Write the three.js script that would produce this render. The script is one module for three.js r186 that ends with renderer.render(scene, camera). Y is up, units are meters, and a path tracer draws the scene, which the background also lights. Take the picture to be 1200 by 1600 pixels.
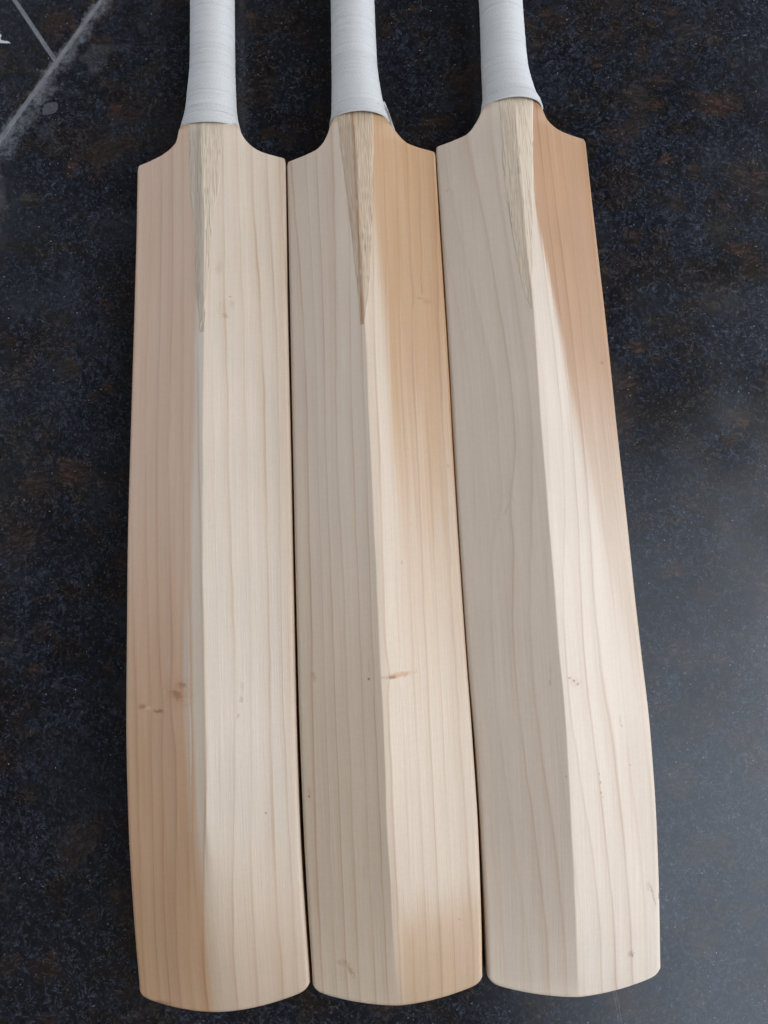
import * as THREE from 'three';
import { mergeGeometries } from 'three/addons/utils/BufferGeometryUtils.js';

// ------------------------------------------------------------------ camera, sky, sun, exposure
const scene = new THREE.Scene();
const camera = new THREE.PerspectiveCamera(66.98, 0.75, 0.01, 100);
const EYE = 0.5305, TILT = 0.122;
camera.position.set(0, EYE, 0);
camera.up.set(0, 0, -1);
camera.lookAt(0, EYE - Math.cos(TILT), -Math.sin(TILT));

{ // overcast sky: a little brighter in the haze near the horizon, pale ground glow below the horizon
  const W = 64, Hh = 32, d = new Float32Array(W * Hh * 4);
  for (let j = 0; j < Hh; j++) {
    const el = ((j + 0.5) / Hh - 0.5) * Math.PI, up = Math.sin(el);
    const L = up > 0 ? 0.96 - 0.16 * up : 0.14;
    for (let i = 0; i < W; i++) d.set([0.85 * L, 0.97 * L, 1.15 * L, 1], (j * W + i) * 4);
  }
  const t = new THREE.DataTexture(d, W, Hh, THREE.RGBAFormat, THREE.FloatType);
  t.mapping = THREE.EquirectangularReflectionMapping; t.magFilter = THREE.LinearFilter; t.needsUpdate = true;
  scene.background = t; scene.environment = t;
}
const sun = new THREE.DirectionalLight(new THREE.Color(1, 0.985, 0.96), 0.38);
sun.position.set(3.2, 3.0, 0.1);
sun.castShadow = true; sun.shadow.radius = 60; sun.shadow.mapSize.set(2048, 2048);
Object.assign(sun.shadow.camera, { left: -0.7, right: 0.7, top: 0.7, bottom: -0.7, near: 0.5, far: 8 });
scene.add(sun, sun.target);

const renderer = new THREE.WebGLRenderer({ antialias: true });
renderer.setSize(768, 1024);
renderer.shadowMap.enabled = true;
renderer.toneMapping = THREE.LinearToneMapping;
renderer.toneMappingExposure = 2.85;

// ------------------------------------------------------------------ helpers
function rng(seed) { let a = seed >>> 0; return () => { a = (a + 0x6D2B79F5) >>> 0; let t = Math.imul(a ^ (a >>> 15), 1 | a); t = (t + Math.imul(t ^ (t >>> 7), 61 | t)) ^ t; return ((t ^ (t >>> 14)) >>> 0) / 4294967296; }; }
function hash(i, j, k) { let h = Math.imul(i, 374761393) ^ Math.imul(j, 668265263) ^ Math.imul(k, 1274126177); h = Math.imul(h ^ (h >>> 13), 1274126177); return ((h ^ (h >>> 16)) >>> 0) / 4294967296; }
function noise(x, y, k = 0) { // smooth value noise, 0..1
  const i = Math.floor(x), j = Math.floor(y); let u = x - i, v = y - j; u = u * u * (3 - 2 * u); v = v * v * (3 - 2 * v);
  const a = hash(i, j, k), b = hash(i + 1, j, k), c = hash(i, j + 1, k), d = hash(i + 1, j + 1, k);
  return a + (b - a) * u + (c - a) * v + (a - b - c + d) * u * v;
}
const clamp = (x, a = 0, b = 1) => Math.min(b, Math.max(a, x));
const mix = (a, b, k) => a + (b - a) * k;
const smooth = (a, b, x) => { const k = clamp((x - a) / (b - a)); return k * k * (3 - 2 * k); };
function curve(knots) { // monotone cubic through [x, y] knots
  const n = knots.length, x = knots.map((q) => q[0]), y = knots.map((q) => q[1]), m = new Array(n).fill(0), dl = [];
  for (let i = 0; i < n - 1; i++) dl.push((y[i + 1] - y[i]) / (x[i + 1] - x[i]));
  for (let i = 1; i < n - 1; i++) m[i] = dl[i - 1] * dl[i] <= 0 ? 0 : 2 / (1 / dl[i - 1] + 1 / dl[i]);
  m[0] = dl[0]; m[n - 1] = dl[n - 2];
  return (q) => {
    if (q <= x[0]) return y[0]; if (q >= x[n - 1]) return y[n - 1];
    let i = 0; while (q > x[i + 1]) i++;
    const h = x[i + 1] - x[i], k = (q - x[i]) / h, k2 = k * k, k3 = k2 * k;
    return (2 * k3 - 3 * k2 + 1) * y[i] + (k3 - 2 * k2 + k) * h * m[i] + (-2 * k3 + 3 * k2) * y[i + 1] + (k3 - k2) * h * m[i + 1];
  };
}
const toByte = (c) => { c = clamp(c); return Math.round(255 * (c <= 0.0031308 ? 12.92 * c : 1.055 * Math.pow(c, 1 / 2.4) - 0.055)); };
function texture(W, Hh, fill, srgb = true) { // fill(i, j) -> linear [r, g, b]
  const d = new Uint8Array(W * Hh * 4);
  for (let j = 0; j < Hh; j++) for (let i = 0; i < W; i++) {
    const c = fill(i, j), o = (j * W + i) * 4;
    if (srgb) { d[o] = toByte(c[0]); d[o + 1] = toByte(c[1]); d[o + 2] = toByte(c[2]); } else { d[o] = d[o + 1] = d[o + 2] = Math.round(255 * clamp(c)); }
    d[o + 3] = 255;
  }
  const t = new THREE.DataTexture(d, W, Hh, THREE.RGBAFormat);
  t.colorSpace = srgb ? THREE.SRGBColorSpace : THREE.NoColorSpace;
  t.magFilter = THREE.LinearFilter; t.minFilter = THREE.LinearMipmapLinearFilter; t.generateMipmaps = true; t.anisotropy = 8;
  t.wrapS = t.wrapT = THREE.RepeatWrapping; t.needsUpdate = true;
  return t;
}
function mesh(name, geo, mat, parent) {
  const m = new THREE.Mesh(geo, mat); m.name = name; m.castShadow = m.receiveShadow = true; parent.add(m); return m;
}
function indexed(pos, uv, idx) {
  const g = new THREE.BufferGeometry();
  g.setAttribute('position', new THREE.Float32BufferAttribute(pos, 3));
  if (uv) g.setAttribute('uv', new THREE.Float32BufferAttribute(uv, 2));
  g.setIndex(idx); g.computeVertexNormals(); return g;
}

// ------------------------------------------------------------------ polished granite floor
// joints of the slabs, on the ground plane (x, z)
const J1a = [-0.2128, -0.4529], J1b = [-0.2822, -0.3410];      // joint along the large slab
const J2a = [-0.2780, -0.4529], J2b = [-0.2455, -0.4045];      // joint that runs into it
const unit = (a, b) => { const l = Math.hypot(b[0] - a[0], b[1] - a[1]); return [(b[0] - a[0]) / l, (b[1] - a[1]) / l]; };
const d1 = unit(J1a, J1b), n1 = [d1[1], -d1[0]];               // n1 points to the large slab (right, down)
const d2 = unit(J2a, J2b), n2 = [d2[1], -d2[0]];               // n2 points to the slab between the two joints
const side = (p, a, n) => (p[0] - a[0]) * n[0] + (p[1] - a[1]) * n[1];

const GS = 2048;
const graniteMap = (() => {
  const blobs = [], R = rng(91);
  const cell = 0.05, grid = new Map();
  for (let k = 0; k < 820; k++) {                               // brown feldspar patches
    const b = { x: R(), y: R(), r: 0.003 + 0.010 * R() * R() + 0.003 * R(), ax: 0.8 + 0.9 * R(), tone: R(), rot: (R() - 0.5) * 1.2, k: k };
    blobs.push(b);
    for (let i = Math.floor((b.x - 0.03) / cell); i <= Math.floor((b.x + 0.03) / cell); i++) for (let j = Math.floor((b.y - 0.03) / cell); j <= Math.floor((b.y + 0.03) / cell); j++) {
      const key = i * 1000 + j; if (!grid.has(key)) grid.set(key, []); grid.get(key).push(b);
    }
  }
  const data = new Float32Array(GS * GS * 3);
  for (let j = 0; j < GS; j++) for (let i = 0; i < GS; i++) {
    const x = i / GS, y = j / GS, X = x * 1000, Y = y * 1000; // millimetres
    const wx = X + 3 * (noise(X / 5, Y / 5, 1) - 0.5), wy = Y + 3 * (noise(X / 5, Y / 5, 2) - 0.5);
    const big = noise(X / 42, Y / 42, 3), mid = noise(wx / 11, wy / 11, 4);
    const a = noise(wx / 2.6, wy / 2.6, 5), b = noise(wx / 1.1, wy / 1.1, 6), c = noise(X / 0.6, Y / 0.6, 7);
    const worm = Math.pow(1 - Math.abs(2 * noise(wx / 2.3, wy / 2.3, 8) - 1), 7), worm2 = Math.pow(1 - Math.abs(2 * noise(wx / 1.3 + 31, wy / 1.3, 9) - 1), 6);
    const dens = 0.35 + 0.75 * clamp(0.45 * big + 0.55 * mid - 0.05);
    let cr = dens * (0.75 * worm * (0.3 + 0.9 * b) + 0.65 * worm2 * a + 1.3 * clamp((b - 0.62) * 4) * clamp(c * 2 - 0.5) + 0.35 * clamp((a - 0.55) * 3) * (0.4 + 0.8 * c));
    const dk = 0.6 + 0.8 * noise(X / 2, Y / 2, 12);
    let r = 0.0021 * dk + 0.033 * cr, g = 0.0028 * dk + 0.039 * cr, bl = 0.0052 * dk + 0.052 * cr;
    const warm = smooth(0.5, 0.72, 0.6 * noise(X / 24 + 7, Y / 19, 13) + 0.4 * noise(X / 8, Y / 6, 14)); r *= 1 + 0.35 * warm; g *= 1 - 0.12 * warm; bl *= 1 - 0.42 * warm;
    const list = grid.get(Math.floor(x / cell) * 1000 + Math.floor(y / cell));
    if (list) for (const q of list) {
      const dx = x - q.x, dy = y - q.y, cs = Math.cos(q.rot), sn = Math.sin(q.rot);
      const ex = (dx * cs + dy * sn) / (q.r * q.ax), ey = (-dx * sn + dy * cs) / q.r;
      let f = 1 - Math.hypot(ex, ey) + 0.9 * (noise(wx / 2.6, wy / 2.6, 20 + q.k % 7) - 0.5) + 0.25 * (b - 0.5);
      f = clamp(f * 2.0); if (f <= 0) continue;
      const streak = noise((dx * cs + dy * sn) * 170, (-dx * sn + dy * cs) * 1050, 40 + q.k % 5);
      const st = (0.35 + 1.15 * streak * streak) * (0.55 + 0.75 * b);
      const col = q.tone < 0.5 ? [0.036, 0.021, 0.0155] : q.tone < 0.85 ? [0.033, 0.024, 0.019] : [0.054, 0.028, 0.019];
      const k = f * 0.75;
      r = mix(r, col[0] * st, k); g = mix(g, col[1] * st, k); bl = mix(bl, col[2] * st, k);
    }
    const o = (j * GS + i) * 3; data[o] = r; data[o + 1] = g; data[o + 2] = bl;
  }
  const put = (X, Y, c, k) => { const i = ((Math.round(X) % GS) + GS) % GS, j = ((Math.round(Y) % GS) + GS) % GS, o = (j * GS + i) * 3; for (let q = 0; q < 3; q++) data[o + q] = mix(data[o + q], c[q], k); };
  for (let k = 0; k < 42000; k++) {                             // cleavage strokes, short and slightly bent
    let X = R() * GS, Y = R() * GS; if (noise(X / 60, Y / 60, 50) < 0.3) continue; const fat = R() < 0.3;
    let an = R() * Math.PI * 2, n = 2 + Math.floor(R() * R() * 11), bend = (R() - 0.5) * 0.3; const v = 0.025 + 0.13 * R() * R() * R() * R();
    for (let q = 0; q < n; q++) { put(X, Y, [v * 0.86, v * 0.95, v * 1.12], 0.75); if (fat) put(X + 1, Y, [v * 0.86, v * 0.95, v * 1.12], 0.5); X += Math.cos(an); Y += Math.sin(an); an += bend; }
  }
  for (let k = 0; k < 9000; k++) {                              // pale mica and quartz flecks
    const X = R() * GS, Y = R() * GS; if (noise(X / 45, Y / 45, 51) < 0.38) continue;
    const v = 0.018 + 0.055 * R() * R(), n = 3 + Math.floor(R() * 9), sp = 1.2 + 1.6 * R(), el = 0.5 + R();
    for (let q = 0; q < n; q++) put(X + (R() - 0.5) * sp * 2 * el, Y + (R() - 0.5) * sp * 2, [v * 0.9, v * 0.97, v * 1.08], 0.6);
  }
  for (let k = 0; k < 4200; k++) { const X = R() * GS, Y = R() * GS, v = 0.18 + 0.5 * R() * R(); put(X, Y, [v, v, v * 1.04], 0.8); if (R() < 0.3) put(X + 1, Y, [v, v, v], 0.6); if (R() < 0.2) put(X, Y + 1, [v, v, v], 0.6); }
  // world point -> texel : u = x + 0.5, v = z + 0.6
  const W2 = (i, j) => [(i + 0.5) / GS - 0.5, (j + 0.5) / GS - 0.6];
  for (let j = 0; j < GS; j++) for (let i = 0; i < GS; i++) {   // smeared grout along the joints, plaster splash, chalk line
    const p = W2(i, j); if (p[0] > -0.06 || p[1] > -0.1 || p[0] < -0.36) continue;
    const s1 = side(p, J1a, n1) * 1000, along = ((p[0] - J1a[0]) * d1[0] + (p[1] - J1a[1]) * d1[1]) * 1000;
    const X = p[0] * 1000, Y = p[1] * 1000, nz = 0.5 * noise(X / 5, Y / 5, 60) + 0.3 * noise(X / 1.9, Y / 1.9, 64) + 0.2 * noise(X / 0.8, Y / 0.8, 65), nf = noise(X / 1.1, Y / 1.1, 61), nb = noise(X / 14, Y / 14, 62);
    const wide = 4 + 7 * nb + clamp(along / 130) * 8;
    let k = s1 >= 0 ? clamp(1.1 - s1 / wide + 1.5 * (nz - 0.5) + 0.3 * (nf - 0.5)) ** 1.3 * 0.8 : clamp(0.95 + s1 / 4.2 + 2.2 * (nz - 0.52) + 0.6 * (nf - 0.5)) * 0.7;
    const s2 = Math.abs(side(p, J2a, n2) * 1000); if (s1 < 0) k = Math.max(k, clamp(0.8 - s2 / 3 + 1.0 * (nz - 0.5)) * 0.4);
    if (s1 > 4 && s1 < 60) k = Math.max(k, clamp((noise(X / 9, Y / 9, 63) - 0.66) * 4) * clamp(1.2 - s1 / 40) * (0.3 + 0.6 * nf) * 0.55);
    const sx = X + 246.5, sy = Y + 365; if (Math.pow(Math.abs(sx) / 5.6, 3) + Math.pow(Math.abs(sy + 0.25 * sx) / 4.6, 3) < 0.55 + 1.1 * nz) k = Math.max(k, 0.42);   // grey daub beside the joint
    if (k > 0) { const o = (j * GS + i) * 3, v = 0.125 + 0.05 * nf; data[o] = mix(data[o], v * 0.99, k); data[o + 1] = mix(data[o + 1], v, k); data[o + 2] = mix(data[o + 2], v * 1.06, k); }
    const fx = X + 285.5, fy = Y + 420;                          // white plaster splash
    if (fx > -14 && fx < 8 && Math.abs(fy - 0.5 * fx + 5 * nz - 2) < 2.9 * clamp((8 - fx) / 11) + 2.2 * (nz - 0.4) + 0.5 * nf - 0.3) { const o = (j * GS + i) * 3; data[o] = 0.52; data[o + 1] = 0.52; data[o + 2] = 0.54; }
  }
  for (let q = 0; q < 90; q++) {                                // pale scratch running out from under the bats
    const z = 0.235 + q * 0.0005, x = 0.1462 + (z - 0.235) * 0.13 + 0.0011 * (noise(q / 9, 3, 70) - 0.5);
    for (const off of [0, 0.0012 + 0.001 * noise(q / 7, 9, 71)]) put((x + off + 0.5) * GS, (z + 0.6) * GS, [0.2, 0.2, 0.2], 0.45 * noise(q / 2.5, off * 1e3, 72) + 0.12);
  }
  const t = texture(GS, GS, (i, j) => { const o = (j * GS + i) * 3; return [data[o], data[o + 1], data[o + 2]]; });
  return t;
})();
const graniteRough = texture(512, 512, (i, j) => 0.26 + 0.06 * (noise(i / 90, j / 90, 80) - 0.5) + 0.10 * (noise(i / 14, j / 14, 81) - 0.5), false);
const granite = new THREE.MeshPhysicalMaterial({ map: graniteMap, roughness: 1, roughnessMap: graniteRough, metalness: 0, ior: 1.6 });

const floor = new THREE.Group(); floor.name = 'floor'; floor.userData.kind = 'structure'; scene.add(floor);
function clip(poly, a, n, off) { // keep side(p) >= off
  const out = [];
  for (let i = 0; i < poly.length; i++) {
    const p = poly[i], q = poly[(i + 1) % poly.length], sp = side(p, a, n) - off, sq = side(q, a, n) - off;
    if (sp >= 0) out.push(p);
    if (sp * sq < 0) { const k = sp / (sp - sq); out.push([mix(p[0], q[0], k), mix(p[1], q[1], k)]); }
  }
  return out;
}
function slab(poly) {
  const sh = new THREE.Shape(poly.map(([x, z]) => new THREE.Vector2(x, -z)));
  const g = new THREE.ExtrudeGeometry(sh, { depth: 0.0172, bevelEnabled: true, bevelThickness: 0.0008, bevelSize: 0.0008, bevelOffset: -0.0008, bevelSegments: 2 });
  g.rotateX(-Math.PI / 2); g.translate(0, -0.018, 0);
  const p = g.attributes.position, uv = g.attributes.uv;
  for (let i = 0; i < p.count; i++) uv.setXY(i, p.getX(i) + 0.5, p.getZ(i) + 0.6);
  return g;
}
const box = [[-1.45, -1.75], [2.4, -1.75], [2.4, 1.6], [-1.45, 1.6]], neg = (n) => [-n[0], -n[1]];
mesh('granite_slab', slab(clip(box, J1a, n1, 0.0016)), granite, floor);
mesh('granite_slab', slab(clip(clip(box, J1a, neg(n1), 0.0016), J2a, n2, 0.0012)), granite, floor);
mesh('granite_slab', slab(clip(clip(box, J1a, neg(n1), 0.0016), J2a, neg(n2), 0.0012)), granite, floor);
{
  const gm = new THREE.MeshStandardMaterial({ roughness: 0.95, map: texture(256, 256, (i, j) => { const v = 0.115 + 0.06 * noise(i / 9, j / 9, 90) + 0.04 * noise(i / 2, j / 2, 91); return [v * 1.0, v, v * 1.02]; }) });
  const g = new THREE.BoxGeometry(3.85, 0.03, 3.35); g.translate(0.475, -0.0156, -0.075);
  const p = g.attributes.position, uv = g.attributes.uv; for (let i = 0; i < p.count; i++) uv.setXY(i, p.getX(i) * 8, p.getZ(i) * 8);
  mesh('grout_bed', g, gm, floor);
}

// ------------------------------------------------------------------ unseen roof and walls, added outside the frame to shape the light
{
  const blockerMat = new THREE.MeshStandardMaterial({ color: new THREE.Color().setRGB(0.26, 0.205, 0.16), roughness: 0.9 });
  const part = (name, w, h, d, x, y, z, m) => { const o = mesh(name, new THREE.BoxGeometry(w, h, d), m, scene); o.position.set(x, y, z); o.userData.kind = 'structure'; return o; };
  const ceil = mesh('added_ceiling', mergeGeometries([new THREE.BoxGeometry(2.95, 0.14, 3.0).translate(-0.875, 2.52, 1.0), new THREE.BoxGeometry(4.35, 0.14, 1.8).translate(-0.175, 2.52, -1.4)]), blockerMat, scene);  // unseen ceiling added to keep the mirrored floor dark
  ceil.userData.kind = 'structure';
  for (const [z, w] of [[-0.34, 0.16], [-0.04, 0.12], [0.28, 0.09]]) part('added_slat', 1.35, 0.12, w, 1.29, 2.52, z, blockerMat);   // unseen slats added to soften the roof edge mirrored in the floor
  for (const [x, w] of [[0.70, 0.06]]) part('added_slat', w, 0.12, 1.9, x - 0.03, 2.38, 1.4, blockerMat);  // one more added slat along the other roof edge
  const paleBlockerMat = new THREE.MeshStandardMaterial({ color: new THREE.Color().setRGB(0.45, 0.41, 0.36), roughness: 0.9 });
  part('added_side_wall', 0.16, 2.44, 2.2, -2.25, 1.2, 1.2, paleBlockerMat);  // unseen wall added to set the fill on the left facets
  part('added_front_wall', 4.4, 2.44, 0.16, 0.2, 1.2, -2.2, blockerMat);  // unseen wall added to close off light from beyond the handles
  part('added_toe_blocker', 1.95, 2.44, 0.16, -0.725, 1.2, 0.62, blockerMat);  // added in place of a person who blocks light at the toes
}

// ------------------------------------------------------------------ wood
const CREAM = [0.585, 0.470, 0.355];
function mark(list, t, s) { // knots, pin knots and bark flecks: [t, s, rt, rs, rgb multiplier, strength, turn]
  let c = [1, 1, 1];
  for (const [kt, ks, rt, rs, m, st, turn = 0] of list) {
    let dt = t - kt, ds = s - ks; if (Math.abs(dt) > 3 * (rt + rs) || Math.abs(ds) > 3 * (rs + rt)) continue;
    if (turn) { const cs = Math.cos(turn), sn = Math.sin(turn), q = dt * cs + ds * sn; ds = -dt * sn + ds * cs; dt = q; }
    const f = clamp(1.35 - Math.hypot(dt / rt, ds / rs) + 0.9 * (noise(t * 1.1 + ks, s * 0.9, 95) - 0.5) + 0.5 * (noise(t * 3.2, s * 3.2, 96) - 0.5)) * st;
    for (let q = 0; q < 3; q++) c[q] *= mix(1, m[q], f);
  }
  return c;
}
function woodTexture(b) {
  return texture(512, 2048, (i, j) => {
    const t = (i + 0.5) / 512 * 130 - 65, s = (j + 0.5) / 2048 * 620 - 35;      // millimetres on the blade
    // annual rings: nearly straight lines along the blade that wander and bow round the knots
    let bow = 0;
    for (const [kt, ks, a, rt, rs] of b.bows) { const dt = t - kt, ds = s - ks; bow += a * Math.exp(-(dt * dt) / (rt * rt) - (ds * ds) / (rs * rs)) * Math.sign(dt); }
    const wander = b.wander * (noise(t / 60 + 5, s / 190, b.seed) - 0.5) + 2.6 * (noise(t / 26, s / 110, b.seed + 1) - 0.5) + 0.7 * (noise(t / 8, s / 16, b.seed + 2) - 0.5);
    const ph = (t + b.lean * (s - 280) + wander + bow) / b.ring + 40 + 0.6 * noise(t / 13, 0.5 + s / 900, b.seed + 3);
    const k = Math.floor(ph), fr = ph - k, str = 0.3 + 0.95 * hash(k, b.seed, 3);
    const lw = 0.045 + 0.05 * hash(k, b.seed, 11), late = Math.exp(-Math.pow((fr - 0.88) / lw, 2)) * 0.8 + 0.5 * smooth(0.25, 0.88, fr) * (1 - smooth(0.88, 0.98, fr));
    const line = late * str * (0.55 + 0.75 * noise(t / 6, s / 45, b.seed + 4));
    const tone = (hash(k, b.seed, 8) - 0.5) * 0.05 * smooth(0, 0.08, fr) * (1 - smooth(0.92, 1, fr));
    const fib = 0.055 * (noise(t / 0.5, s / 26, b.seed + 5) - 0.5) + 0.045 * (noise(t / 1.1, s / 60, b.seed + 6) - 0.5);
    const fleck = 0.035 * (noise(t / 2.2, s / 1.3, b.seed + 7) - 0.5) + 0.045 * (noise(t / 14, s / 38, b.seed + 9) - 0.5);
    const heartAndShade = b.heartAndShade(t + 5 * (hash(k, b.seed, 21) - 0.5), s, (x) => 0.55 * noise(t / 4, s / 70, b.seed + 20 + x) + 0.45 * noise(t / 1.1, s / 120, b.seed + 40 + x), fr);  // heartwood mask that also carries painted toe and edge shade
    const m = mark(b.marks, t, s), out = [0, 0, 0];
    for (let q = 0; q < 3; q++) {
      const base = CREAM[q] * b.tint[q] * mix(1, b.heartCol[q], heartAndShade);
      out[q] = base * (1 + tone + fib + fleck) * (1 - line * [0.125, 0.19, 0.235][q]) * m[q];
    }
    return out;
  });
}
function splicTone(b) { // cane strips of the handle: fibres that run with the handle
  const height = (t, s) => 0.55 * noise(t / 0.55, s / 9, b.seed + 30) + 0.3 * noise(t / 0.28, s / 4, b.seed + 31) + 0.15 * noise(t / 1.4, s / 14, b.seed + 32);
  const map = texture(256, 1024, (i, j) => {
    const t = (i + 0.5) / 256 * 34 - 17, s = (j + 0.5) / 1024 * 180 - 35;
    const h = height(t, s), strip = Math.floor((t + 40 + s * 0.012) / 4.3), sv = hash(strip, b.seed, 5);
    const pore = clamp((0.33 - noise(t / 0.36, s / 7.5, b.seed + 34)) * 5) * noise(t / 3, s / 20, b.seed + 35);
    let c = [0.56, 0.44, 0.315].map((v, q) => v * b.cane[q] * (0.88 + 0.2 * sv) * (0.86 + 0.28 * h) * (1 - 0.38 * pore));
    const streak = b.stripe ? Math.exp(-Math.pow((t - b.stripe(s)) / 1.0, 2)) * (0.5 + 0.7 * noise(t / 1.2, s / 18, b.seed + 36)) : 0;
    if (streak) c = c.map((v, q) => v * mix(1, [0.72, 0.52, 0.38][q], clamp(streak)));
    const fresh = clamp((noise(t / 0.7, s / 10, b.seed + 37) - 0.72) * 5);
    return c.map((v, q) => mix(v, [0.58, 0.49, 0.39][q], fresh * 0.6));
  });
  const bump = texture(256, 1024, (i, j) => height((i + 0.5) / 256 * 34 - 17, (j + 0.5) / 1024 * 180 - 35), false);
  return new THREE.MeshPhysicalMaterial({ map, bumpMap: bump, bumpScale: 0.0004, roughness: 0.72 });
}
const fineBump = texture(512, 1024, (i, j) => 0.6 * noise(i / 2.1, j / 40, 101) + 0.4 * noise(i / 1.2, j / 7, 102), false);

// ------------------------------------------------------------------ the bats
const MM = 0.001;
const edgeH = curve([[-30, 18], [-12, 16], [0, 14.6], [40, 17], [100, 21.5], [200, 29.2], [300, 36.5], [380, 39], [440, 35], [500, 26], [560, 12.8]]);
const UL = [0, 0.006, 0.014, 0.026, 0.045, 0.075, 0.12, 0.18, 0.26, 0.36, 0.48, 0.6, 0.71, 0.8, 0.87, 0.915, 0.94, 0.957, 0.97, 0.98, 0.988, 0.994, 0.998, 1];
const US = [...UL.slice(1).reverse().map((v) => -v), ...UL];

function makeBat(b) {
  const wL = curve(b.left), wR = curve(b.right), ridge0 = curve(b.ridge), ridge = (s) => ridge0(s) + 0.5 * (noise(s / 21, 3, b.seed + 80) - 0.5) * smooth(0, 60, s), spineH = curve(b.spine);
  const toeS = b.toe;
  const neck = (s) => 1 - smooth(-27, -12, s);
  const zc = 18, topR = 15.2;
  const across = (s, u) => { const c = ridge(s); return u < 0 ? c + u * (c + wL(s)) : c + u * (wR(s) - c); };
  const drop = (u) => 9 * u * u + 4.5 * Math.pow(Math.abs(u), 26);
  const endDist = (s, u) => toeS - drop(u) - s;
  function topH(s, u) {
    const c = ridge(s), e = edgeH(s), p = spineH(s), w = u < 0 ? c + wL(s) : wR(s) - c;
    const wF = s < 10 ? mix(w, u < 0 ? c + 52.4 : 53.2 - c, 1 - smooth(4, 10, s)) : w, ar = Math.abs(u), a = Math.min(1, ar * w / wF); // the shoulders are cut straight down through the blade
    const k = b.soft(s) / wF, as = (Math.sqrt(a * a + k * k) - k) / (Math.sqrt(1 + k * k) - k);
    let lin = Math.pow(1 - as, 1.1);
    if (b.bevel && Math.sign(u) === b.bevel.side) { // narrow planed strip beside the ridge
      const bw = b.bevel.width(s) / w; if (bw > 0.001) { const hb = 1 - bw * (1 - b.bevel.flat); lin = as < bw ? 1 - as * (1 - b.bevel.flat) : hb * Math.pow((1 - as) / (1 - bw), 1.1); }
    }
    const bell = Math.pow(Math.cos(a * Math.PI / 2), 1.25), rho = mix(0.1 * (1 - smooth(0, 90, s)), 1, 1 - smooth(-24, -2, s));
    let h = e + (p - e) * mix(lin, bell, rho);
    const n = neck(s);
    h = mix(h, zc + topR * Math.sqrt(Math.max(0, 1 - ar * ar)), n);
    const rr = mix(1.3, 2.6, smooth(0, 60, s)) * (1 - n) + 0.001, de = Math.min((1 - ar) * w, s > 480 ? Math.max(0, endDist(s, u)) : 99);
    if (de < rr) h -= (rr - Math.sqrt(Math.max(0, rr * rr - (rr - de) * (rr - de)))) * (1 - n);
    return h;
  }
  function lowH(s, u) {
    const a = Math.abs(u), n = neck(s), rr = 1.6, w = wR(s), de = (1 - a) * w;
    const flat = de < rr ? rr - Math.sqrt(Math.max(0, rr * rr - (rr - de) * (rr - de))) : 0;
    const lift = s > 470 ? 2.2 * Math.pow((s - 470) / 95, 2) : 0;
    return mix(flat + lift, zc - 15 * Math.sqrt(Math.max(0, 1 - a * a)), n);
  }
  const root = new THREE.Group(); root.name = b.name; scene.add(root);
  root.position.set(b.pos[0], 0.0006, b.pos[1]); root.rotation.y = b.turn;
  root.userData = { label: b.label, category: 'cricket bat', group: 'unfinished cricket bats laid face down side by side' };

  // blade: top skin, sides and face in one closed skin
  const rows = [];
  for (let s = -30; s < 6; s += (s > -5 && s < 4 ? 0.25 : 0.6)) rows.push(s);
  for (let s = 6; s < 540; s += 6) rows.push(s);
  for (const q of [16, 12, 9, 7, 5.5, 4.2, 3.2, 2.5, 1.9, 1.4, 1, 0.65, 0.35, 0.12, 0]) rows.push(toeS - q);
  const pos = [], uv = [], idx = [], N = US.length, per = 2 * N;
  for (const k of rows) {
    const warp = (u) => k > 400 ? k - drop(u) * Math.pow((k - 400) / (toeS - 400), 2) : k;
    const put = (s, t, y) => { pos.push(t * MM, y * MM, s * MM); uv.push((t + 65) / 130, (s + 35) / 620); };
    for (let j = 0; j < N; j++) { const u = US[j], s = warp(u); put(s, across(Math.min(s, toeS), u), topH(s, u)); }
    for (let j = N - 1; j >= 0; j--) { const u = US[j], s = warp(u); put(s, across(s, u), Math.min(lowH(s, u), topH(s, u) - 0.4)); }
  }
  for (let i = 0; i + 1 < rows.length; i++) for (let j = 0; j < per; j++) {
    const a = i * per + j, c = i * per + (j + 1) % per, d = a + per, e = c + per;
    idx.push(a, d, c, c, d, e);
  }
  const last = (rows.length - 1) * per;
  for (let j = 0; j + 1 < N; j++) { const a = last + j, c = last + j + 1, d = last + per - 1 - j, e = last + per - 2 - j; idx.push(a, d, c, c, d, e); }
  const woodMat = new THREE.MeshPhysicalMaterial({ map: woodTexture(b), roughness: 0.42, bumpMap: fineBump, bumpScale: 0.00006 });
  const blade = mesh('blade', indexed(pos, uv, idx), woodMat, root);

  // splice: the wedge of the cane handle let into the blade, a hair proud and rough from the rasp
  const sl = curve(b.splice.map((q) => [q[0], q[1]])), sr = curve(b.splice.map((q) => [q[0], q[2]]));
  const s0 = -30, s1 = b.splice[b.splice.length - 1][0];
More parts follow.
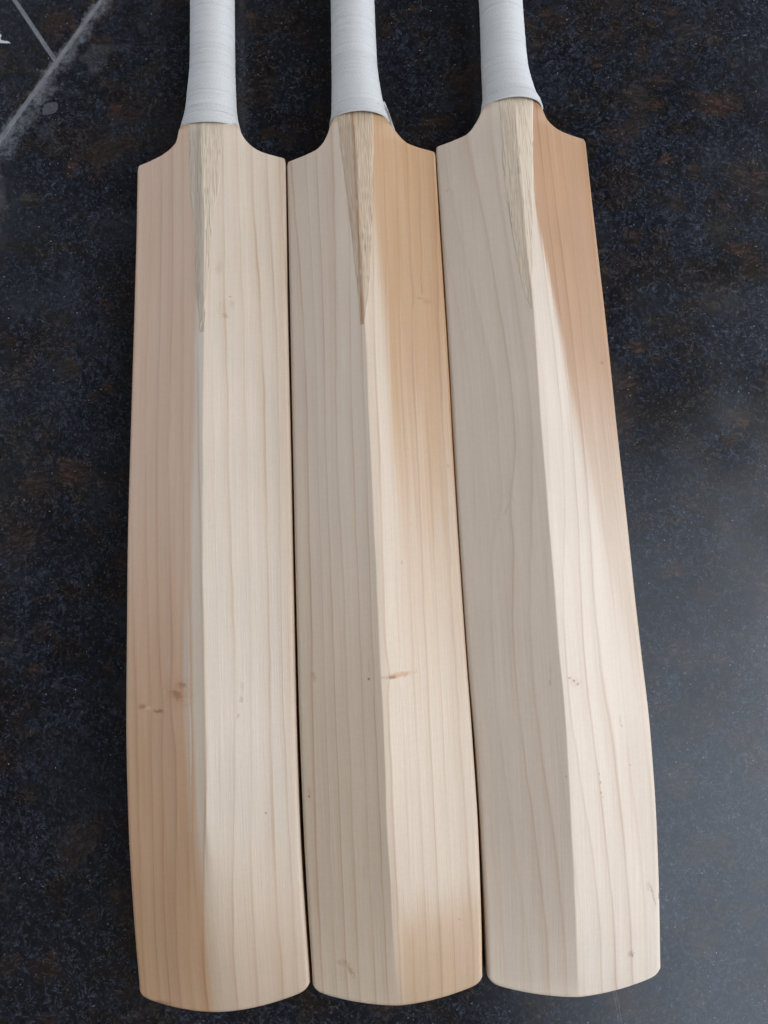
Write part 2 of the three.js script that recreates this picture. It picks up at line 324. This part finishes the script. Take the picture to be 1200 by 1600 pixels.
  { const P = [], U = [], I = [], C = 22, Rw = 190;
    const uOf = (s, t) => { const c = ridge(s); return t < c ? (t - c) / (c + wL(s)) : (t - c) / (wR(s) - c); };
    for (let i = 0; i <= Rw; i++) { const s = mix(s0, s1, i / Rw), l = sl(s) + 0.5 * (noise(s / 5, 1, b.seed + 60) - 0.5), r = sr(s) + 0.5 * (noise(s / 5, 2, b.seed + 60) - 0.5);
      for (let j = -1; j <= C + 1; j++) { const f = clamp(j / C), t = mix(l, r, f), lip = (j < 0 || j > C) ? -0.6 : 0.14 * (0.4 + 1.2 * noise(t / 0.8, s / 9, b.seed + 61)) * clamp(Math.min(f, 1 - f) * 14 + 0.25);
        P.push(t * MM, (topH(s, uOf(s, t)) + lip) * MM, s * MM); U.push((t + 17) / 34, (s + 35) / 180); } }
    const w = C + 3;
    for (let i = 0; i < Rw; i++) for (let j = 0; j < w - 1; j++) { const a = i * w + j; I.push(a, a + w, a + 1, a + 1, a + w, a + w + 1); }
    mesh('handle_splice', indexed(P, U, I), splicTone(b), root);
  }

  // string binding: every turn of the string is a ridge
  { const P = [], U = [], I = [], A = 44, R = rng(b.seed * 7 + 1), half = curve(b.handleR), mid = curve(b.handleC), rings = [];
    let s = -292; 
    while (s < 0) { const pitch = 0.85 + 0.45 * R(), dp = 0.2 + 0.6 * R() * R() + (R() < 0.04 ? 0.4 : 0), hi = R() * 0.14; for (const [f, q] of [[0, -dp], [0.22, hi * 0.5], [0.5, hi], [0.78, hi * 0.5]]) rings.push([s + f * pitch, q]); s += pitch; }
    const L = rings.length;
    rings.forEach(([rs, q], i) => { for (let j = 0; j <= A; j++) {
      const an = j / A * Math.PI * 2, up = Math.sin(an), f = i / (L - 1);
      const end = b.bindEnd[0] + b.bindEnd[1] * Math.max(0, up) ** 1.5, span = end + 292;
      const ss = -292 + (rs + 292) * span / 292 + 0.5 * Math.sin(an + 1.3) * (f < 0.97 ? 1 : 0) + 0.12 * (noise(i / 3, an * 2, b.seed + 70) - 0.5);
      const w = half(ss) + 0.35 + q + 0.10 * (noise(an * 3, ss / 2.5, b.seed + 71) - 0.5), h = mix(15.4, 17.0, smooth(-70, -28, ss)) + 2.3 * smooth(-32, -19, ss) + 0.35 + q;
      const yc = zc + mix(0.6, 0, smooth(-120, -20, ss));
      P.push((mid(ss) + w * Math.cos(an)) * MM, (yc + h * up) * MM, ss * MM); U.push(an * 6, ss / 20);
    } });
    const w = A + 1;
    for (let i = 0; i + 1 < L; i++) for (let j = 0; j < A; j++) { const a = i * w + j; I.push(a, a + 1, a + w, a + 1, a + w + 1, a + w); }
    const base = P.length / 3; P.push(mid(-292) * MM, 18.6 * MM, -0.2925); U.push(0, 0);
    for (let j = 0; j < A; j++) I.push(base, j + 1, j);
    // turned-in lower end
    const lb = (L - 1) * w, nb = P.length / 3;
    for (let j = 0; j <= A; j++) { const k = (lb + j) * 3, cx = mid(-20) * MM; P.push(mix(P[k], cx, 0.05), mix(P[k + 1], zc * MM, 0.05), P[k + 2] + 0.0003); U.push(0, 0); }
    for (let j = 0; j < A; j++) I.push(lb + j, lb + j + 1, nb + j, lb + j + 1, nb + j + 1, nb + j);
    mesh('string_binding', indexed(P, U, I), stringMat, root);
  }
  const place = (s, t, up) => { const c = ridge(s), u = t < c ? (t - c) / (c + wL(s)) : (t - c) / (wR(s) - c); return new THREE.Vector3(t * MM, (topH(s, u) + up) * MM, s * MM); };
  if (b.chip) { // sliver that lifted off at the tip of the splice
    const A = place(125, 1.8, 1.0), B = place(134, -1.8, 0.9), C = place(138.3, -2.2, 0.2), D = place(138.5, 0.9, 0.2), E = place(128, 2.2, 0.2);
    const low = [A, B, C, D, E].map((v) => v.clone().add(new THREE.Vector3(0, -0.0012, 0))), P = [], I = [];
    [A, B, C, D, E, ...low].forEach((v) => P.push(v.x, v.y, v.z));
    for (let q = 1; q < 4; q++) I.push(0, q, q + 1);
    for (let q = 0; q < 5; q++) { const r = (q + 1) % 5; I.push(q, q + 5, r, r, q + 5, r + 5); }
    const g = indexed(P, null, I).toNonIndexed(); g.computeVertexNormals();
    mesh('wood_sliver', g, new THREE.MeshStandardMaterial({ color: new THREE.Color().setRGB(0.50, 0.40, 0.30), roughness: 0.7, side: THREE.DoubleSide }), root);
  }
  if (b.fray) { // loose ends of string beside the neck
    const R = rng(5), gs = [];
    for (let q = 0; q < 9; q++) { const o = R() * 1.6; gs.push(new THREE.TubeGeometry(new THREE.CatmullRomCurve3([[17.5 + o, 18 + R(), -38 + 3 * R()], [20.3 + o, 15 + 2 * R(), -29], [23.3 + o + R(), 13 + 2 * R(), -20 + R()], [26.5 + o + R(), 11 + 2 * R(), -11 + 4 * R()]].map((v) => new THREE.Vector3(v[0] * MM, v[1] * MM, v[2] * MM))), 10, 0.00022, 5)); }
    mesh('loose_string', mergeGeometries(gs), stringMat, root);
  }
  return root;
}
const stringMat = new THREE.MeshPhysicalMaterial({ roughness: 0.62, sheen: 0.3, sheenRoughness: 0.6, map: texture(256, 512, (i, j) => { const v = 0.55 + 0.11 * (noise(i / 5, j / 1.2, 110) - 0.5) + 0.10 * (noise(i / 20, j / 30, 111) - 0.5); return [v * 1.02, v * 0.985, v * 0.925]; }) });

const BR = [0.55, 0.42, 0.33], DK = [0.30, 0.22, 0.17], GY = [0.72, 0.68, 0.62], PALE = [1.18, 1.2, 1.25], OR = [0.72, 0.5, 0.34];
const spine = [[-30, 33], [-20, 34.5], [0, 38.5], [60, 41.5], [140, 47.5], [200, 51], [300, 56], [380, 57], [450, 51], [510, 38], [566, 17.5]];

for (const b of [
  {
    name: 'cricket_bat', seed: 11, pos: [-0.1231, -0.3150], turn: 0.0415, toe: 564.6,
    label: 'raw cricket bat with pinkish brown wood along one side, its ridge fading before the toe',
    left: [[-30, 17], [-22, 17.6], [-16, 18], [-11.8, 19], [-5.6, 21.2], [-2.2, 25.8], [0.5, 33.4], [1.7, 42.1], [2.5, 51.3], [6, 52.2], [109, 52.6], [252, 53.3], [340, 52.9], [450, 53.2], [545, 52.6]],
    right: [[-30, 18.6], [-22, 20.4], [-15.5, 22.6], [-8.5, 26], [-3.2, 31.8], [-0.9, 37.3], [0.2, 44.5], [0.9, 52.4], [4, 52.9], [109, 52.5], [252, 53.0], [340, 52.9], [450, 52.5], [545, 53.8]],
    ridge: [[-30, -0.8], [-11, -1.2], [19, -0.6], [57, 0.2], [94, 0.5], [133, 0.9], [174, 0.2], [257, 0], [335, 0], [391, 0.1], [442, -0.4], [560, -0.4]],
    spine, soft: (s) => 0.35 + 15 * smooth(432, 520, s) ** 1.4,
    bevel: { side: -1, flat: 0.2, width: (s) => 9 * smooth(170, 260, s) * (1 - smooth(430, 500, s)) },
    splice: [[-30, -11.3, 13.6], [-14, -11.1, 12.9], [16, -10.5, 10.9], [35, -9.9, 9.6], [55, -7.5, 6], [83, -6.3, 4.5], [106, -5.2, 3], [120, -3.7, 1.9], [137, -2, 0.8]],
    cane: [0.96, 0.97, 0.98], stripe: null,
    handleC: [[-292, 5.2], [-120, 3.9], [-70, 3.1], [-46, 2.1], [-22, 1.1]], handleR: [[-292, 15.2], [-120, 15.4], [-71, 15.6], [-46, 16.9], [-36, 17.5], [-28, 18.7], [-20, 20.6], [-12, 22.5]],
    chip: true, bindEnd: [-18.5, 3.5], ring: 9.2, lean: -0.004, wander: 11, bows: [[-26, 372, 2.2, 14, 22]],
    tint: [1, 1, 1], heartCol: [0.90, 0.68, 0.52],
    heartAndShade: (t, s, n) => { const edge = mix(-5, -9, smooth(60, 300, s)) + 5 * (n(0) - 0.5) + 8 * smooth(440, 520, s), wd = mix(2.5, 9, smooth(430, 500, s)); return Math.max((1 - smooth(edge - wd, edge + wd, t)) * (0.8 + 0.3 * n(1)), 0.30 * smooth(440, 560, s + 30 * n(2)), 0.35 * smooth(45, 50, t) * n(3)); },  // besides heartwood, the brown over toe and right edge paints in shade
    marks: [[-36.5, 375.2, 2.6, 1.3, PALE, 1], [-30, 377.3, 3.4, 1.1, BR, 1, 0.06], [-41, 374.6, 2.4, 1.6, BR, 0.7], [-17.5, 367.5, 4.2, 2.3, BR, 0.75, 0.5], [-14.5, 361.5, 3, 2.2, BR, 0.6], [-13, 368, 1.2, 1, PALE, 0.5], [-17, 366, 9, 9, [0.93, 0.82, 0.74], 0.8],
      [21.6, 365, 0.8, 4, GY, 0.6], [21, 372, 0.9, 2, BR, 0.45], [19, 381.5, 0.7, 1.6, BR, 0.5], [33, 441, 0.5, 0.8, BR, 0.8], [16.5, 111.6, 1, 0.5, BR, 0.7], [17.5, 117, 1.6, 2.6, GY, 0.45], [13.6, 126, 1.6, 1.8, BR, 0.4], [9.5, 92, 2, 5, GY, 0.4], [12, 121, 3, 6, [0.92, 0.86, 0.8], 0.6], [-38, 558, 9, 1.6, BR, 0.5]],
  },
  {
    name: 'cricket_bat_001', seed: 29, pos: [-0.0168, -0.3189], turn: 0.0455, toe: 565,
    label: 'raw cricket bat lying between two others, brown stripe down its splice, tan wood beside it',
    left: [[-30, 17], [-24, 17.8], [-19, 18.8], [-13.4, 20], [-4.7, 24.2], [0.6, 30.7], [2.2, 40.2], [3, 51.8], [7, 52.4], [113, 52.9], [256, 53.2], [337, 53.4], [450, 53.6], [548, 53]],
    right: [[-30, 18], [-24, 18.8], [-17.5, 20.2], [-8, 27], [-2.4, 34.4], [-1, 42.2], [0, 52.8], [3, 53.4], [118, 53.4], [174, 53.2], [218, 52.6], [280, 52.2], [342, 52.5], [401, 53.4], [461, 54.3], [521, 54], [550, 53.5]],
    ridge: [[-30, -3.4], [-15.7, -3.4], [3.4, -2.4], [20.6, -1.9], [63, -2.2], [105, -2.1], [180, -1.8], [300, -1.7], [395, -1.3], [452, -1.8], [490, -1.2], [523, -0.9], [565, 0.5]],
    spine, soft: (s) => 0.3 + 1.2 * smooth(500, 560, s),
    bevel: { side: 1, flat: 0.2, width: (s) => 4.2 * smooth(140, 190, s) * (1 - smooth(480, 530, s)) },
    splice: [[-30, -14.4, 10.8], [-19.4, -14.3, 10.3], [0.4, -13.8, 9.7], [21, -12, 8.4], [41, -10.5, 7.1], [60.7, -9, 6.3], [89.4, -7.1, 3.9], [112.7, -5.8, 1.7], [137, -4.7, -2.4]],
    cane: [0.93, 0.86, 0.80], stripe: (s) => mix(-3.6, -3.2, smooth(0, 90, s)) - 0.4,
    handleC: [[-292, 0.2], [-117, -0.7], [-67, -1.4], [-42, -0.8], [-25, 0.4]], handleR: [[-292, 15.2], [-117, 15.4], [-67, 16], [-42, 17.5], [-30, 18.9], [-24, 20.2], [-14, 22.5]],
    fray: true, bindEnd: [-20.5, 1.2], ring: 8.8, lean: 0.004, wander: 9, bows: [[6, 361, 1.5, 8, 10], [37, 112, 2.0, 9, 16]],
    tint: [1.04, 1.0, 0.96], heartCol: [0.80, 0.61, 0.42],
    heartAndShade: (t, s, n, fr) => {
      const up = (1 - smooth(130, 400, s + 130 * (n(0) - 0.5))) * smooth(2 + s * 0.03, 8 + s * 0.05, t + 3 * (n(1) - 0.5)) * (0.8 + 0.3 * n(2));
      const toe = smooth(482, 520, s + 34 * (n(3) - 0.5) + 0.05 * t) * smooth(-1, 6, t) * 0.55;  // tan toe patch paints the shade of the sloping toe
      const edge = 0.36 * smooth(44, 49, t + 3 * (n(4) - 0.5)) * (1 - smooth(330, 420, s));  // edge band paints the shading of the rounded edge
      const mid = 0.36 * smooth(6, 22, t + 8 * (n(5) - 0.5)) * (1 - smooth(280, 440, s + 100 * (n(6) - 0.5))), leftBand = 0.22 * Math.exp(-Math.pow((t + 24) / 6, 2)) * (1 - smooth(100, 240, s));
      return clamp(Math.max(up, toe, edge, mid, leftBand));
    },
    marks: [[4.8, 361.6, 2.8, 1.0, [0.6, 0.38, 0.24], 1, -0.1], [11, 360.4, 8, 1.5, [0.84, 0.64, 0.46], 0.9, -0.08], [0, 361.5, 2.5, 0.8, GY, 0.6], [-8.9, 362, 0.7, 0.8, DK, 0.9], [-8.6, 355, 0.5, 5, GY, 0.5], [-43, 360, 1.6, 2.8, BR, 0.35], [-48.9, 432.9, 0.75, 0.75, DK, 1], [-48.9, 430, 1.6, 3, OR, 0.3],
      [-28.4, 540.7, 1.6, 4.6, BR, 0.55, -0.4], [-33, 536, 4, 2.4, BR, 0.25], [37.6, 105, 0.6, 6, BR, 0.5], [36, 114, 3.4, 0.8, GY, 0.6], [41, 116, 2, 2, OR, 0.3], [14.5, 292.4, 0.6, 1.4, BR, 0.35], [48, 230, 0.7, 1.1, BR, 0.45], [40, 512, 1.2, 0.5, BR, 0.4, 0.6], [-17, 478, 0.4, 8, GY, 0.4]],
  },
  {
    name: 'cricket_bat_002', seed: 47, pos: [0.0900, -0.3293], turn: 0.0489, toe: 571,
    label: 'raw cricket bat, wood tinted up as if lit stronger, with one orange brown shoulder and sharp ridge reaching the toe',
    left: [[-30, 17], [-25, 18.3], [-19, 20.2], [-12.6, 22.4], [-6.3, 26.6], [-1.1, 32.7], [0.6, 43], [1.5, 52.6], [5, 53.1], [124, 53.7], [220, 55], [300, 55.5], [360, 55.2], [420, 53.6], [470, 53], [555, 52.4]],
    right: [[-30, 19], [-22, 19.8], [-15.8, 20.8], [-8.1, 24], [-3.5, 29.5], [-1, 36], [0.2, 44.3], [1, 52.8], [4, 53.8], [129, 54.4], [229, 53.6], [313, 53.4], [360, 54], [412, 55.7], [472, 56.5], [557, 56.9]],
    ridge: [[-30, -0.5], [-4, -0.6], [20, -0.5], [53, -0.3], [90, -0.3], [138, 0.2], [190, -1], [272, -1.7], [349, -1.8], [405, -0.9], [462, -0.8], [523, 0.8], [566, 2.8]],
    spine, soft: () => 0.3,
    bevel: { side: 1, flat: 0.12, width: (s) => 3.5 * smooth(140, 190, s) * (1 - smooth(480, 530, s)) },
    splice: [[-30, -9.8, 15], [-20, -9.8, 14.6], [2, -9.7, 12.6], [30, -10.6, 10.1], [50, -10.1, 8.4], [69, -9.1, 6.6], [98, -7.2, 3.6], [121, -4.9, 1.3], [137, -1.2, 0.5]],
    cane: [1.08, 1.08, 1.08], stripe: null,
    handleC: [[-292, 0.6], [-106, -0.4], [-56, -1], [-31, 0.8], [-24, 1.7]], handleR: [[-292, 15], [-106, 15.1], [-56, 16.1], [-31, 18.6], [-24, 20.8], [-14, 23]],
    bindEnd: [-20.5, 0.8], ring: 11, lean: -0.012, wander: 17, bows: [[-25, 262, 3, 10, 22], [38, 400, 2.4, 12, 60]],
    tint: [1.09, 1.10, 1.12], heartCol: [0.65, 0.44, 0.28],  // tint lifted to stand in for stronger light on this bat
    heartAndShade: (t, s, n) => {
      const bnd = s < 60 ? 11 - s * 0.04 : s < 175 ? mix(8.6, 17.5, (s - 60) / 115) : mix(17.5, 40, (s - 175) / 200);
      const f = smooth(bnd - 2, bnd + mix(2, 7, smooth(60, 200, s)), t + 5 * (n(0) - 0.5)) * (1 - 0.66 * smooth(140, 300, s + 40 * (n(1) - 0.5))) * (1 - smooth(330, 470, s)) * (0.9 + 0.2 * n(2));
      return clamp(Math.max(f, 0.16 * smooth(20, 40, t) * (1 - smooth(420, 560, s)), 0.12 * n(3)));
    },
    marks: [[47.3, 170.2, 1.3, 1.2, OR, 0.8], [46.6, 170, 0.6, 0.6, PALE, 0.6], [3.4, 372.4, 0.9, 0.55, BR, 0.9], [6.2, 374.2, 0.8, 0.6, BR, 0.9], [8.6, 376.4, 0.8, 0.6, BR, 0.9], [6, 375, 4.4, 2.6, [0.93, 0.86, 0.78], 0.8, 0.5], [19, 431, 0.6, 1, BR, 0.75], [19.6, 436, 0.7, 0.9, BR, 0.75], [19.6, 442, 0.6, 0.9, BR, 0.6], [20.4, 445, 0.5, 0.9, GY, 0.7],
      [34.9, 400, 0.5, 3, GY, 0.6], [36, 404, 0.7, 1, BR, 0.4], [-8.3, 375, 0.5, 2, GY, 0.8], [-7.6, 369, 0.4, 5, GY, 0.5], [51, 506, 0.8, 3, BR, 0.6, -0.25], [52.6, 513, 0.7, 4, DK, 0.45, -0.25], [56, 511, 0.6, 2.5, DK, 0.9], [49, 503, 1.6, 3, GY, 0.5], [37, 545.6, 1.8, 2.2, BR, 0.5, 0.5], [37.8, 547, 0.6, 1.2, DK, 0.6], [-47, 37, 1.4, 0.6, GY, 0.6, -0.5], [-44, 41, 0.4, 1.6, GY, 0.5], [-26, 268, 0.8, 4, OR, 0.25, 0.4], [-22, 260, 0.6, 4, OR, 0.2, -0.5], [40, 428, 0.4, 0.5, BR, 0.7], [-2.4, 430, 0.5, 0.9, DK, 0.6]],
  },
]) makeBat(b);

renderer.render(scene, camera);
